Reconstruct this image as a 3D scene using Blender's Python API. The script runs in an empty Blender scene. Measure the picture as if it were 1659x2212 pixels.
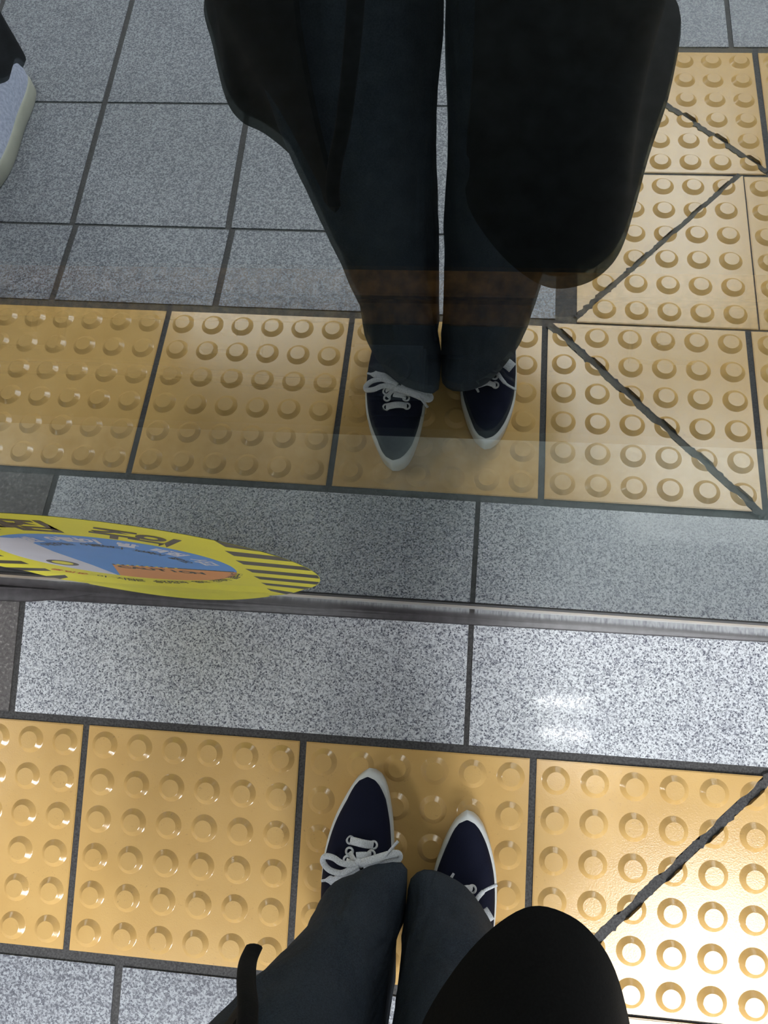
import bpy, bmesh, math, random
from mathutils import Vector, Matrix, noise
random.seed(7)
C = bpy.context.scene.collection
PI = math.pi

# ------------------------------------------------------------------ camera
CAM = Vector((0.49069, 0.02667, 1.01394))
CROT = Matrix(((0.99418757, -0.04464282, 0.09796987),
               (0.05431924, 0.99365981, -0.09843577),
               (-0.09295427, 0.10318527, 0.9903092)))
cd = bpy.data.cameras.new('camera')
cam = bpy.data.objects.new('camera', cd); C.objects.link(cam)
cam.matrix_world = Matrix.Translation(CAM) @ CROT.to_4x4()
cd.sensor_fit = 'VERTICAL'; cd.sensor_height = 36.0
cd.lens = 36.0 * 1639.2 / 2212.0
cd.clip_start = 0.01; cd.clip_end = 100
bpy.context.scene.camera = cam

# ------------------------------------------------------------------ world, exposure
sc = bpy.context.scene
sc.view_settings.view_transform = 'Standard'
sc.view_settings.look = 'None'
sc.view_settings.gamma = 1
sc.view_settings.use_curve_mapping = False
sc.view_settings.exposure = -1.68
w = bpy.data.worlds.new('world'); sc.world = w; w.use_nodes = True
w.node_tree.nodes['Background'].inputs[0].default_value = (0.86, 0.93, 1.0, 1)
w.node_tree.nodes['Background'].inputs[1].default_value = 0.16

# ceiling lamps: centre x, centre y, length, width, radiance, label
CEIL_Z = 3.0
FIXTURES = [(1.06, -.585, .27, .20, 120, 'small twin-tube ceiling lamp mirrored as two bright bars in the pale granite'),
            (1.85, -1.78, .95, .90, 42, 'broad ceiling lamp whitening the cut tactile tile at the lower right'),
            (0.95, -2.35, .60, 1.0, 125, 'ceiling lamp behind the photographer, glinting on the tiles mirrored right of the sneakers'),
            (1.80, -3.80, .90, 2.0, 135, 'farthest ceiling lamp, whitening the cut tiles mirrored at the top right'),
            (-3.0, -1.15, 1.0, .60, 85, 'ceiling lamp over the platform to the left of the sticker'),
            (-1.05, -2.90, 1.3, .60, 105, 'ceiling lamp behind the waiting person at the left')]

# ------------------------------------------------------------------ helpers
def nt(name):
    m = bpy.data.materials.new(name); m.use_nodes = True
    t = m.node_tree
    return m, t, t.nodes['Principled BSDF']

def N(t, kind, **kw):
    n = t.nodes.new(kind)
    for k, v in kw.items():
        if k in ('data_type', 'blend_type', 'operation', 'feature', 'noise_dimensions', 'voronoi_dimensions'):
            setattr(n, k, v)
        else:
            n.inputs[k].default_value = v
    return n

def ramp(t, fac, stops, interp='LINEAR'):
    r = t.nodes.new('ShaderNodeValToRGB'); r.color_ramp.interpolation = interp
    e = r.color_ramp.elements
    while len(e) < len(stops): e.new(0.5)
    for i, (p, c) in enumerate(stops):
        e[i].position = p; e[i].color = (c[0], c[1], c[2], 1)
    t.links.new(fac, r.inputs[0])
    return r.outputs[0]

def mixc(t, fac, a, b, mode='MIX'):
    n = t.nodes.new('ShaderNodeMix'); n.data_type = 'RGBA'; n.blend_type = mode
    for sock, v in ((n.inputs[0], fac), (n.inputs[6], a), (n.inputs[7], b)):
        if isinstance(v, (int, float)): sock.default_value = v
        elif isinstance(v, tuple): sock.default_value = (v[0], v[1], v[2], 1)
        else: t.links.new(v, sock)
    return n.outputs[2]

def coords(t, obj=False):
    if obj:
        return t.nodes.new('ShaderNodeTexCoord').outputs['Object']
    return t.nodes.new('ShaderNodeNewGeometry').outputs['Position']

def bump(t, bs, h, strength, dist=0.001):
    b = t.nodes.new('ShaderNodeBump'); b.inputs['Strength'].default_value = strength
    b.inputs['Distance'].default_value = dist
    t.links.new(h, b.inputs['Height']); t.links.new(b.outputs[0], bs.inputs['Normal'])

def simple(name, col, rough=0.6, metal=0.0, noise_amt=0.15, scale=60, bmp=0.0, spec=0.5):
    m, t, b = nt(name)
    n = N(t, 'ShaderNodeTexNoise', Scale=scale, Detail=6.0)
    t.links.new(coords(t), n.inputs['Vector'])
    lo = tuple(c * (1 - noise_amt) for c in col); hi = tuple(min(1, c * (1 + noise_amt)) for c in col)
    t.links.new(ramp(t, n.outputs[0], [(0.3, lo), (0.7, hi)]), b.inputs['Base Color'])
    b.inputs['Roughness'].default_value = rough; b.inputs['Metallic'].default_value = metal
    b.inputs['Specular IOR Level'].default_value = spec
    if bmp: bump(t, b, n.outputs[0], bmp)
    return m

def new_obj(name, me, mats, parent=None):
    o = bpy.data.objects.new(name, me); C.objects.link(o)
    for m in (mats if isinstance(mats, (list, tuple)) else [mats]):
        me.materials.append(m)
    if parent: o.parent = parent
    return o

def bm_obj(name, bm, mats, parent=None, smooth=False):
    bmesh.ops.recalc_face_normals(bm, faces=bm.faces)
    me = bpy.data.meshes.new(name); bm.to_mesh(me); bm.free()
    if smooth:
        for p in me.polygons: p.use_smooth = True
    return new_obj(name, me, mats, parent)

def box(bm, x0, x1, y0, y1, z0, z1, mi=0):
    v = [bm.verts.new(p) for p in ((x0,y0,z0),(x1,y0,z0),(x1,y1,z0),(x0,y1,z0),(x0,y0,z1),(x1,y0,z1),(x1,y1,z1),(x0,y1,z1))]
    out = []
    for q in ((3,2,1,0),(4,5,6,7),(0,1,5,4),(1,2,6,5),(2,3,7,6),(3,0,4,7)):
        f = bm.faces.new([v[i] for i in q]); f.material_index = mi; out.append(f)
    return out

def prism(bm, poly, z0, z1, mi=0):
    a = [bm.verts.new((x, y, z0)) for x, y in poly]; b = [bm.verts.new((x, y, z1)) for x, y in poly]
    fs = [bm.faces.new(b), bm.faces.new(a[::-1])]
    n = len(poly)
    for i in range(n): fs.append(bm.faces.new((a[i], a[(i+1) % n], b[(i+1) % n], b[i])))
    for f in fs: f.material_index = mi

def loft(bm, rings, cap0=False, cap1=False, closed=True, mi=0):
    R = [[bm.verts.new(p) for p in r] for r in rings]
    n = len(R[0]); last = n if closed else n - 1
    for a, b in zip(R, R[1:]):
        for i in range(last):
            f = bm.faces.new((a[i], a[(i+1) % n], b[(i+1) % n], b[i])); f.material_index = mi
    if cap0: bm.faces.new(R[0][::-1]).material_index = mi
    if cap1: bm.faces.new(R[-1]).material_index = mi
    return R

def crom(P, t):
    n = len(P); t = max(0.0, min(n - 1.0, t)); i = min(int(t), n - 2); f = t - i
    p0, p1, p2, p3 = P[max(i-1, 0)], P[i], P[i+1], P[min(i+2, n-1)]
    return 0.5 * ((2*p1) + (-p0+p2)*f + (2*p0-5*p1+4*p2-p3)*f*f + (-p0+3*p1-3*p2+p3)*f**3)

def spline(pts, k=8):
    P = [Vector(p) for p in pts]
    m = (len(P) - 1) * k
    return [crom(P, (len(P) - 1) * i / m) for i in range(m + 1)]

def closed_resample(poly, n, z=0.0, smooth=True):
    P = [Vector((p[0], p[1], z)) for p in poly]
    m = len(P)
    if smooth:
        Q = []
        for i in range(m):
            a, b, c, d = P[i-1], P[i], P[(i+1) % m], P[(i+2) % m]
            for j in range(8):
                f = j / 8
                Q.append(0.5*((2*b)+(-a+c)*f+(2*a-5*b+4*c-d)*f*f+(-a+3*b-3*c+d)*f**3))
        P = Q
    P.append(P[0].copy())
    L = [0.0]
    for a, b in zip(P, P[1:]): L.append(L[-1] + (b-a).length)
    out = []; j = 0
    for i in range(n):
        s = L[-1] * i / n
        while L[j+1] < s: j += 1
        f = (s - L[j]) / max(1e-9, L[j+1] - L[j]); out.append(P[j].lerp(P[j+1], f))
    return out

def ribbon(bm, pts, width, thick, up=None, k=8, taper=None, mi=0):
    """flat lace-like band along a spline, elliptical section"""
    P = spline(pts, k); n = len(P); rings = []
    for i, p in enumerate(P):
        t = (P[min(i+1, n-1)] - P[max(i-1, 0)]).normalized()
        u = Vector(up) if up else Vector((0, 0, 1))
        s = t.cross(u)
        if s.length < 1e-4: s = t.cross(Vector((0, 1, 0)))
        s.normalize(); v = s.cross(t).normalized()
        f = taper(i / (n - 1)) if taper else 1.0
        rings.append([p + s*math.cos(a)*width/2*f + v*math.sin(a)*thick/2*min(1, f+.3)
                      for a in [2*PI*q/12 for q in range(12)]])
    loft(bm, rings, True, True, mi=mi)

def tube(bm, pts, rad, segs=12, k=6, mi=0):
    P = spline(pts, k); n = len(P); rings = []
    for i, p in enumerate(P):
        t = (P[min(i+1, n-1)] - P[max(i-1, 0)]).normalized()
        s = t.cross(Vector((0.1, 0.2, 1))).normalized(); v = s.cross(t).normalized()
        r = rad(i/(n-1)) if callable(rad) else rad
        rings.append([p + s*math.cos(a)*r + v*math.sin(a)*r for a in [2*PI*q/segs for q in range(segs)]])
    loft(bm, rings, True, True, mi=mi)

def torus(bm, c, r, rr, nrm=(0, 0, 1), mi=0):
    nrm = Vector(nrm).normalized(); a = nrm.orthogonal().normalized(); b = nrm.cross(a)
    R = []
    for i in range(20):
        th = 2*PI*i/20; d = a*math.cos(th) + b*math.sin(th)
        R.append([bm.verts.new(Vector(c) + d*(r + rr*math.cos(2*PI*j/8)) + nrm*rr*math.sin(2*PI*j/8)) for j in range(8)])
    for i in range(20):
        for j in range(8):
            bm.faces.new((R[i][j], R[(i+1) % 20][j], R[(i+1) % 20][(j+1) % 8], R[i][(j+1) % 8])).material_index = mi

def tag(o, label=None, cat=None, group=None, kind=None):
    if label: o['label'] = label
    if cat: o['category'] = cat
    if group: o['group'] = group
    if kind: o['kind'] = kind
    return o

# ------------------------------------------------------------------ materials
def granite(name, white, grey, dark, scale, rough, coat, seed=0.0, black=0.33):
    m, t, b = nt(name)
    mp = t.nodes.new('ShaderNodeMapping'); mp.inputs['Location'].default_value = (seed, seed*.7, 0)
    t.links.new(coords(t), mp.inputs[0])
    # warp the grains a little so they look like crystals and not dots
    wn = N(t, 'ShaderNodeTexNoise', Scale=scale*1.6, Detail=2.0)
    t.links.new(mp.outputs[0], wn.inputs['Vector'])
    wv = t.nodes.new('ShaderNodeVectorMath'); wv.operation = 'MULTIPLY_ADD'
    t.links.new(wn.outputs[1], wv.inputs[0]); wv.inputs[1].default_value = (.0024,)*3
    t.links.new(mp.outputs[0], wv.inputs[2])
    v1 = N(t, 'ShaderNodeTexVoronoi', Scale=scale); t.links.new(wv.outputs[0], v1.inputs['Vector'])
    sp = t.nodes.new('ShaderNodeSeparateColor'); t.links.new(v1.outputs['Color'], sp.inputs[0])
    n2 = N(t, 'ShaderNodeTexNoise', Scale=scale*1.1, Detail=3.0, Roughness=0.7); t.links.new(wv.outputs[0], n2.inputs['Vector'])
    col = ramp(t, sp.outputs[0], [(0.0, grey), (0.25, tuple((a+c)/2 for a, c in zip(grey, white))), (0.5, white), (1.0, tuple(min(1, c*1.12) for c in white))])
    msk = ramp(t, n2.outputs[0], [(black, (1, 1, 1)), (black + .09, (0, 0, 0))])
    col = mixc(t, msk, col, dark)
    n3 = N(t, 'ShaderNodeTexNoise', Scale=9.0, Detail=3.0); t.links.new(mp.outputs[0], n3.inputs['Vector'])
    shade = ramp(t, n3.outputs[0], [(0.3, (.90, .90, .92)), (0.7, (1.0, 1.0, 1.0))])
    col = mixc(t, 1.0, col, shade, 'MULTIPLY')
    t.links.new(col, b.inputs['Base Color'])
    b.inputs['Roughness'].default_value = rough
    b.inputs['Coat Weight'].default_value = coat; b.inputs['Coat Roughness'].default_value = 0.07
    bump(t, b, n2.outputs[0], 0.10, 0.0006)
    return m

M_GRAN = granite('pale_granite', (.66, .68, .70), (.30, .31, .35), (.045, .048, .075), 430, .30, .45, black=.40)
M_GRAN2 = granite('grey_granite', (.335, .35, .375), (.15, .155, .175), (.075, .08, .10), 330, .5, .0, 3.1, black=.43)

def dark_slab():
    m, t, b = nt('rough_dark_stone')
    n = N(t, 'ShaderNodeTexNoise', Scale=190.0, Detail=5.0, Roughness=.65); t.links.new(coords(t), n.inputs['Vector'])
    t.links.new(ramp(t, n.outputs[0], [(.4, (.075, .066, .064)), (.58, (.13, .118, .115)), (.70, (.34, .31, .30))]), b.inputs['Base Color'])
    b.inputs['Roughness'].default_value = .45
    bump(t, b, n.outputs[0], .6, .0015)
    return m
M_DARK = dark_slab()

def tactile():
    m, t, b = nt('yellow_glazed_tile')
    p = coords(t)
    n = N(t, 'ShaderNodeTexNoise', Scale=14.0, Detail=5.0); t.links.new(p, n.inputs['Vector'])
    col = ramp(t, n.outputs[0], [(.3, (.600, .370, .130)), (.7, (.660, .420, .158))])
    # scattered scuffs and specks of dirt
    d = N(t, 'ShaderNodeTexNoise', Scale=260.0, Detail=4.0, Roughness=.7); t.links.new(p, d.inputs['Vector'])
    d2 = N(t, 'ShaderNodeTexNoise', Scale=22.0, Detail=2.0); t.links.new(p, d2.inputs['Vector'])
    mm = t.nodes.new('ShaderNodeMath'); mm.operation = 'MULTIPLY'
    t.links.new(ramp(t, d.outputs[0], [(.60, (0, 0, 0)), (.70, (1, 1, 1))]), mm.inputs[0])
    t.links.new(ramp(t, d2.outputs[0], [(.48, (0, 0, 0)), (.66, (.55, .55, .55))]), mm.inputs[1])
    col = mixc(t, mm.outputs[0], col, (.22, .14, .06))
    t.links.new(col, b.inputs['Base Color'])
    b.inputs['Roughness'].default_value = .15
    b.inputs['Specular IOR Level'].default_value = 1.0
    f = N(t, 'ShaderNodeTexNoise', Scale=520.0, Detail=2.0, Roughness=.6); t.links.new(p, f.inputs['Vector'])
    bump(t, b, f.outputs[0], .15, .0008)
    return m
M_TILE = tactile()
M_GROUT = simple('dark_grout', (.052, .050, .050), .85, scale=400, noise_amt=.5, bmp=.5)
M_RUBBER = simple('black_rubber', (.045, .040, .044), .42, scale=90, noise_amt=.35, bmp=.2)
M_STEEL = simple('brushed_steel', (.66, .65, .63), .14, 1.0, .06, 40)
M_LEDGE = simple('satin_steel', (.85, .85, .84), .42, 1.0, .04, 40)
M_BLACK = simple('black_gasket', (.012, .012, .013), .5)
M_CONC = simple('edge_concrete', (.40, .41, .42), .8, scale=40, noise_amt=.2, bmp=.2)
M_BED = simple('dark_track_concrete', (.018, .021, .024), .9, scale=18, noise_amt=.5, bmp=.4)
M_RUST = simple('rusty_rail_steel', (.46, .20, .055), .8, .2, .5, 30, .4)
M_RAILTOP = simple('rail_running_surface', (.30, .28, .26), .35, 1.0, .2, 30)
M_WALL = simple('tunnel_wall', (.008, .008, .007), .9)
M_CEIL = simple('white_ceiling_panel', (.72, .73, .73), .8, noise_amt=.03)

def cloth(name, a, b_, scale, rough=.95, sheen=.0, crease=0.0):
    m, t, b = nt(name)
    n = N(t, 'ShaderNodeTexNoise', Scale=scale, Detail=8.0, Roughness=.7); t.links.new(coords(t, True), n.inputs['Vector'])
    n2 = N(t, 'ShaderNodeTexNoise', Scale=9.0, Detail=4.0); t.links.new(coords(t, True), n2.inputs['Vector'])
    c = mixc(t, ramp(t, n2.outputs[0], [(.35, (0, 0, 0)), (.7, (1, 1, 1))]), a, b_)
    c = mixc(t, .55, c, ramp(t, n.outputs[0], [(.35, tuple(x*.5 for x in a)), (.7, tuple(x*1.6 for x in b_))]))
    t.links.new(c, b.inputs['Base Color'])
    b.inputs['Roughness'].default_value = rough; b.inputs['Specular IOR Level'].default_value = .2
    b.inputs['Sheen Weight'].default_value = sheen
    if crease:
        mp = t.nodes.new('ShaderNodeMapping'); mp.inputs['Scale'].default_value = (1, 1, .32); mp.inputs['Rotation'].default_value = (.25, .3, 0)
        t.links.new(coords(t, True), mp.inputs[0])
        cn = N(t, 'ShaderNodeTexNoise', Scale=16.0, Detail=3.0, Roughness=.45, Distortion=.8); t.links.new(mp.outputs[0], cn.inputs['Vector'])
        b1 = t.nodes.new('ShaderNodeBump'); b1.inputs['Strength'].default_value = crease; b1.inputs['Distance'].default_value = .02
        t.links.new(cn.outputs[0], b1.inputs['Height'])
        b2 = t.nodes.new('ShaderNodeBump'); b2.inputs['Strength'].default_value = .4; b2.inputs['Distance'].default_value = .0008
        t.links.new(n.outputs[0], b2.inputs['Height']); t.links.new(b1.outputs[0], b2.inputs['Normal'])
        t.links.new(b2.outputs[0], b.inputs['Normal'])
    else: bump(t, b, n.outputs[0], .35, .0008)
    return m
M_DENIM = cloth('dark_denim', (.021, .029, .043), (.045, .060, .082), 700, sheen=.0, crease=.9)
M_HEM = cloth('worn_denim_edge', (.05, .065, .09), (.10, .13, .17), 500)
M_COAT = cloth('black_wool', (.0035, .0033, .0032), (.006, .0058, .0055), 500, sheen=.02)
M_NAVY = cloth('navy_canvas', (.0060, .0075, .021), (.0085, .0105, .028), 1500, .85)
M_LACE = cloth('white_cotton_lace', (.70, .72, .76), (.80, .82, .86), 900, .8)
M_SOLE = simple('white_rubber', (.74, .75, .73), .5, noise_amt=.04)
M_EYE = simple('white_enamel_ring', (.75, .77, .80), .35, noise_amt=.03)
M_LILAC = cloth('pale_lilac_leather', (.48, .52, .68), (.56, .60, .76), 200, .5)
M_CREAM = simple('cream_rubber', (.50, .50, .42), .5, noise_amt=.06)
M_BTROU = cloth('black_trouser_cloth', (.006, .006, .008), (.012, .012, .015), 500)
M_SKIN = simple('skin', (.60, .37, .27), .5, noise_amt=.05, scale=20)
M_HAIR = simple('black_hair', (.012, .010, .009), .4, noise_amt=.4, scale=120)
M_JKT = cloth('grey_jacket_cloth', (.05, .05, .055), (.08, .08, .085), 300)

def glass_mat(name, base, slope, tint):
    m = bpy.data.materials.new(name); m.use_nodes = True; t = m.node_tree
    t.nodes.remove(t.nodes['Principled BSDF']); out = t.nodes['Material Output']
    fr = N(t, 'ShaderNodeFresnel', IOR=1.5)
    mm = t.nodes.new('ShaderNodeMath'); mm.operation = 'MULTIPLY_ADD'; mm.use_clamp = True
    t.links.new(fr.outputs[0], mm.inputs[0]); mm.inputs[1].default_value = slope; mm.inputs[2].default_value = base
    tr = t.nodes.new('ShaderNodeBsdfTransparent'); tr.inputs[0].default_value = (.90, .94, .93, 1)
    gl = t.nodes.new('ShaderNodeBsdfGlossy'); gl.inputs['Roughness'].default_value = 0.0
    gl.inputs[0].default_value = tint
    mx = t.nodes.new('ShaderNodeMixShader')
    t.links.new(mm.outputs[0], mx.inputs[0]); t.links.new(tr.outputs[0], mx.inputs[1]); t.links.new(gl.outputs[0], mx.inputs[2])
    t.links.new(mx.outputs[0], out.inputs[0])
    return m
M_GLASS = glass_mat('coated_door_glass', .375, .30, (.95, .99, .98, 1))
M_GLASSB = glass_mat('glass_rear_face', .07, .10, (.85, .95, .92, 1))

# ------------------------------------------------------------------ the floor
T = 0.3; A = 0.1789; G = 0.0045           # tile pitch, start of the tactile strip, half joint
def Y(k): return -(A + k*T)

bm = bmesh.new(); box(bm, -3.6, 5.1, -6.0, 0.012, -0.12, -0.0018)
floor = tag(bm_obj('floor', bm, M_GROUT), kind='structure')
floor['label'] = 'station platform floor of granite slabs and yellow tactile tiles'

def slab(x0, x1, y0, y1, mat, name='granite_slab', skew=0.0):
    """skew: x shift per metre going away from the glass"""
    bm = bmesh.new()
    ym = Y(1)
    q = [(x0 + skew*(ym-y0), y0), (x1 + skew*(ym-y0), y0), (x1 + skew*(ym-y1), y1), (x0 + skew*(ym-y1), y1)]
    prism(bm, q, -0.0017, 0.0)
    return bm_obj(name, bm, mat, floor)

# strip between the door and the tactile tiles
GN0, GN1 = -0.1705, -0.0165
slab(-0.361*T + G, 1.712*T - .0035, GN0, GN1, M_GRAN)
slab(1.712*T + .0035, 3.80*T, GN0, GN1, M_GRAN)
slab(3.80*T + 2*G, 5.88*T, GN0, GN1, M_GRAN)
slab(-2.43*T, -0.361*T - G, GN0, GN1, M_DARK, 'rough_stone_slab')
slab(-4.5*T, -2.46*T, GN0, GN1, M_GRAN)

DOME = [(.0180, .0), (.0168, .0006), (.0120, .0050), (.0114, .0053)]
def tile_bm(w=T - 2*G, h=T - 2*G, nx=6, ny=6, x_off=0.0, top=0.0):
    """one glazed tile, origin at its near left corner, domes 50 mm apart"""
    bm = bmesh.new()
    e = .0012
    prism(bm, [(0, -h), (w, -h), (w, 0), (0, 0)], -.0017, top - e*.5)
    prism(bm, [(e, -h+e), (w-e, -h+e), (w-e, -e), (e, -e)], top - e*.5, top)
    p = (T - 2*G) / 6.0 * 1.003
    for i in range(nx):
        for j in range(ny):
            cx = p*(i+.5) + x_off; cy = -h/6.0*(j+.5)
            if cx + .01 > w or cx < .01: continue
            rings = [[(cx + r*math.cos(2*PI*a/28), cy + r*math.sin(2*PI*a/28), top + z) for a in range(28)] for r, z in DOME]
            R = loft(bm, rings)
            bm.faces.new(R[-1])
    for f in bm.faces: f.smooth = False
    return bm

full_me = None
def shade_tile(me):
    for p in me.polygons: p.use_smooth = True
    try: me.set_sharp_from_angle(angle=math.radians(24))
    except Exception: pass

def place_tile(x, k, **kw):
    """x, k in tile pitches"""
    global full_me
    if kw:
        bm = tile_bm(**kw); o = bm_obj('tactile_tile', bm, M_TILE, floor); shade_tile(o.data)
        o.location = (x*T + G, Y(k) - G*.6, 0); return o
    if full_me is None:
        bm = tile_bm(); bmesh.ops.recalc_face_normals(bm, faces=bm.faces)
        full_me = bpy.data.meshes.new('tactile_tile'); bm.to_mesh(full_me); bm.free(); full_me.materials.append(M_TILE); shade_tile(full_me)
    o = bpy.data.objects.new('tactile_tile', full_me); C.objects.link(o); o.parent = floor
    o.location = (x*T + G, Y(k) - G*.6, 0)
    return o

def cut_piece(x, k, a, b, keep_left, tilt=(0, 0), w=T - 2*G, x_off=0.0, gap=.004, name='cut_tactile_tile', h=T - 2*G):
    """a tile cut along the line a-b (pitches); the piece may lie a little uneven (tilt in radians)"""
    bm = tile_bm(w=w, x_off=x_off, h=h)
    ox, oy = x*T + G, Y(k) - G*.6; top_ = 0.0
    A_ = Vector((a[0]*T - ox, Y(a[1]) - oy, 0)); B_ = Vector((b[0]*T - ox, Y(b[1]) - oy, 0))
    d = (B_ - A_).normalized(); nrm = Vector((-d.y, d.x, 0))
    if not keep_left: nrm = -nrm
    geom = bm.verts[:] + bm.edges[:] + bm.faces[:]
    bmesh.ops.bisect_plane(bm, geom=geom, plane_co=A_ + nrm*gap, plane_no=nrm, clear_inner=True)
    if tilt != (0, 0):
        M = Matrix.Translation((0, 0, .0006)) @ Matrix.Rotation(tilt[0], 4, 'X') @ Matrix.Rotation(tilt[1], 4, 'Y')
        c = sum((v.co for v in bm.verts), Vector()) / len(bm.verts); c.z = 0
        tops_ = [v for v in bm.verts if abs(v.co.z - top_) < 2e-5]
        for v in bm.verts:
            v.co = M @ (v.co - c) + c
        lift = .0002 - min(v.co.z for v in tops_)
        for v in bm.verts:
            if v.co.z > -.0012: v.co.z += lift
    o = bm_obj(name, bm, M_TILE, floor); shade_tile(o.data)
    o.location = (ox, oy, 0)
    return o

def seam(a, b, wid=.010, name='mortar_seam', z=.0019, jag=.0022):
    """rough mortar along a cut"""
    A_ = Vector((a[0]*T, Y(a[1]), 0)); B_ = Vector((b[0]*T, Y(b[1]), 0)); d = (B_-A_); L = d.length; d.normalize()
    n = Vector((-d.y, d.x, 0)); m = int(L/.004); bm = bmesh.new(); rows = []
    for i in range(m+1):
        s = L*i/m; c = A_ + d*s
        wl = wid/2*(1 + .35*noise.noise(Vector((s*30, a[0], 1)))) + jag*noise.noise(Vector((s*160, a[1], 3)))
        wr = wid/2*(1 + .35*noise.noise(Vector((s*26, a[0], 7)))) + jag*noise.noise(Vector((s*140, a[1], 9)))
        rows.append([c + n*wl + Vector((0, 0, -.001)), c + n*wl*.8 + Vector((0, 0, z)), c - n*wr*.8 + Vector((0, 0, z)), c - n*wr + Vector((0, 0, -.001))])
    loft(bm, rows, closed=False)
    return bm_obj(name, bm, M_GROUT, floor)

# first row
for x in (-8, -7, -6, -5, -4, -3, -2, -1, 0, 1): place_tile(x, 0)
for x in (3, 4): place_tile(x, 0, h=.986*T)
TL, TR = (-.004, -.007), (.002, .004)
d1a, d1b = (2.985, -0.01), (2.02, .985)
cut_piece(2, 0, d1a, d1b, h=.986*T, gap=.006, keep_left= False, tilt=(TL[0], TL[1]))
cut_piece(2, 0, d1a, d1b, h=.986*T, gap=.006, keep_left= True, tilt=(TR[0], TR[1]))
seam(d1a, d1b, .0140, jag=.0050)
# second row (only right of the grey slabs)
d2a, d2b = (2.157, 1.035), (3.035, 2.03)
TW2 = 0.891*T
cut_piece(2.145, .998, d2a, d2b, h=1.015*T, keep_left= True, w=TW2, x_off=-.032, tilt=(-.006, .006))
cut_piece(2.145, .998, d2a, d2b, h=1.015*T, keep_left= False, w=TW2, x_off=-.032, tilt=(0, -.002))
seam(d2a, d2b, .0110, jag=.0050)
place_tile(3.045, .998, h=1.015*T); place_tile(4.045, .998, h=1.015*T)
# third row
d3a, d3b = (3.18, 2.055), (2.19, 3.03)
cut_piece(2.195, 2.030, d3a, d3b, True, tilt=(.006, .006))
cut_piece(2.195, 2.030, d3a, d3b, False, tilt=(0, -.002))
seam(d3a, d3b, .0120, jag=.0050)
place_tile(3.20, 2.030); place_tile(4.20, 2.030)

# grey granite beyond the strip (seen in the glass and at the bottom left)
SK = -0.16
rows = [(1.022, 1.548), (1.562, 2.53), (2.545, 3.53), (3.545, 4.53), (4.545, 5.53), (5.545, 6.53), (6.545, 7.53)]
for ri, (k0, k1) in enumerate(rows):
    for c in range(-12, 18):
        x0 = (.248 + .93*c)*T + .0055; x1 = x0 + .93*T - .011
        y1, y0 = Y(k0) - .001, Y(k1)
        rx = (2.05 if ri < 2 else 2.12)*T
        if k0 < 3.0:
            if x0 > rx: continue
            if x1 > rx:
                x1 = rx - (SK*-1)*0
        sk = 0.0 if ri == 0 else -.16*.3
        slab(x0, x1, y0, y1, M_GRAN2, skew=-sk if False else sk)
for x0, x1 in ((2.12, 3.05), (3.08, 4.01), (4.04, 4.97)):      # bluish grey slabs right behind the third tactile row
    slab(x0*T, x1*T, Y(3.52), Y(3.06), M_GRAN2)
# ------------------------------------------------------------------ screen door
n_g = Vector((-0.01069904, -0.98917659, 0.14633932)).normalized()
e1 = Vector((0.99994151, -0.01081548, 0.0)); e2 = Vector((0.00158273, 0.14633076, 0.98923445))
DM = Matrix((( e1.x, -n_g.x, e2.x, 0), (e1.y, -n_g.y, e2.y, 0), (e1.z, -n_g.z, e2.z, 0), (0, 0, 0, 1)))
door = bpy.data.objects.new('door_1', None); C.objects.link(door); door.matrix_world = DM
tag(door, 'tall reflective glass platform screen door with steel bottom rail', kind='structure')
# local axes: x along, y away from the platform, z up in the pane
bm = bmesh.new()
fs = box(bm, -2.2, 2.9, 0.0, 0.006, 0.0, 2.25, 1)
fs[2].material_index = 0
pane = bm_obj('glass_pane', bm, [M_GLASS, M_GLASSB], door)
def prof(name, pts, mat, x0=-2.2, x1=2.9):
    bm = bmesh.new()
    loft(bm, [[(x0, y, z) for y, z in pts], [(x1, y, z) for y, z in pts]], True, True)
    return bm_obj(name, bm, mat, door)
prof('bottom_rail', [(-.0002, .004), (-.0026, .004), (-.0026, .100), (-.0002, .100)], M_STEEL)
prof('rail_ledge', [(-.0002, .1002), (-.0027, .1002), (-.0030, .104), (-.0024, .1085), (-.0010, .1125), (-.0002, .114)], M_LEDGE)
prof('gasket', [(-.0001, .1142), (-.0009, .1142), (-.0010, .132), (-.0001, .133)], M_BLACK)
prof('top_rail', [(-.02, 2.25), (.03, 2.25), (.03, 2.36), (-.02, 2.36)], M_STEEL)

# rubber seal along the foot of the door
bm = bmesh.new()
rows_ = []
for i in range(301):
    x = -2.2 + 5.1*i/300
    w_ = .0008*noise.noise(Vector((x*9, 0, 0)))
    rows_.append([(x, .010, -.001), (x, .004, .0040), (x, -.004, .0046 + w_), (x, -.0085, .0034 + w_), (x, -.0095, .0026),
                  (x, -.0148 + w_, .0030), (x, -.0165 + w_*.6, .0006), (x, -.0165, -.0015)])
loft(bm, rows_, closed=False)
tag(bm_obj('trim_1', bm, M_RUBBER, smooth=True), 'black rubber sill seal along the foot of the glass door', kind='structure')
# loose end of rubber lying over the seal on the left
bm = bmesh.new()
P = [((-.42), -.010, .006), (-.25, -.011, .0065), (-.12, -.011, .0062), (-.065, -.0085, .0055), (-.02, -.0035, .0045), (.005, -.002, .0042)]
ribbon(bm, P, .020, .003, k=6, taper=lambda f: 1 - .9*max(0, (f-.45)/.55))
tag(bm_obj('rubber_strip', bm, M_RUBBER, smooth=True), 'loose black rubber strip overlapping the door seal below the yellow sticker', 'rubber strip')

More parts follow.
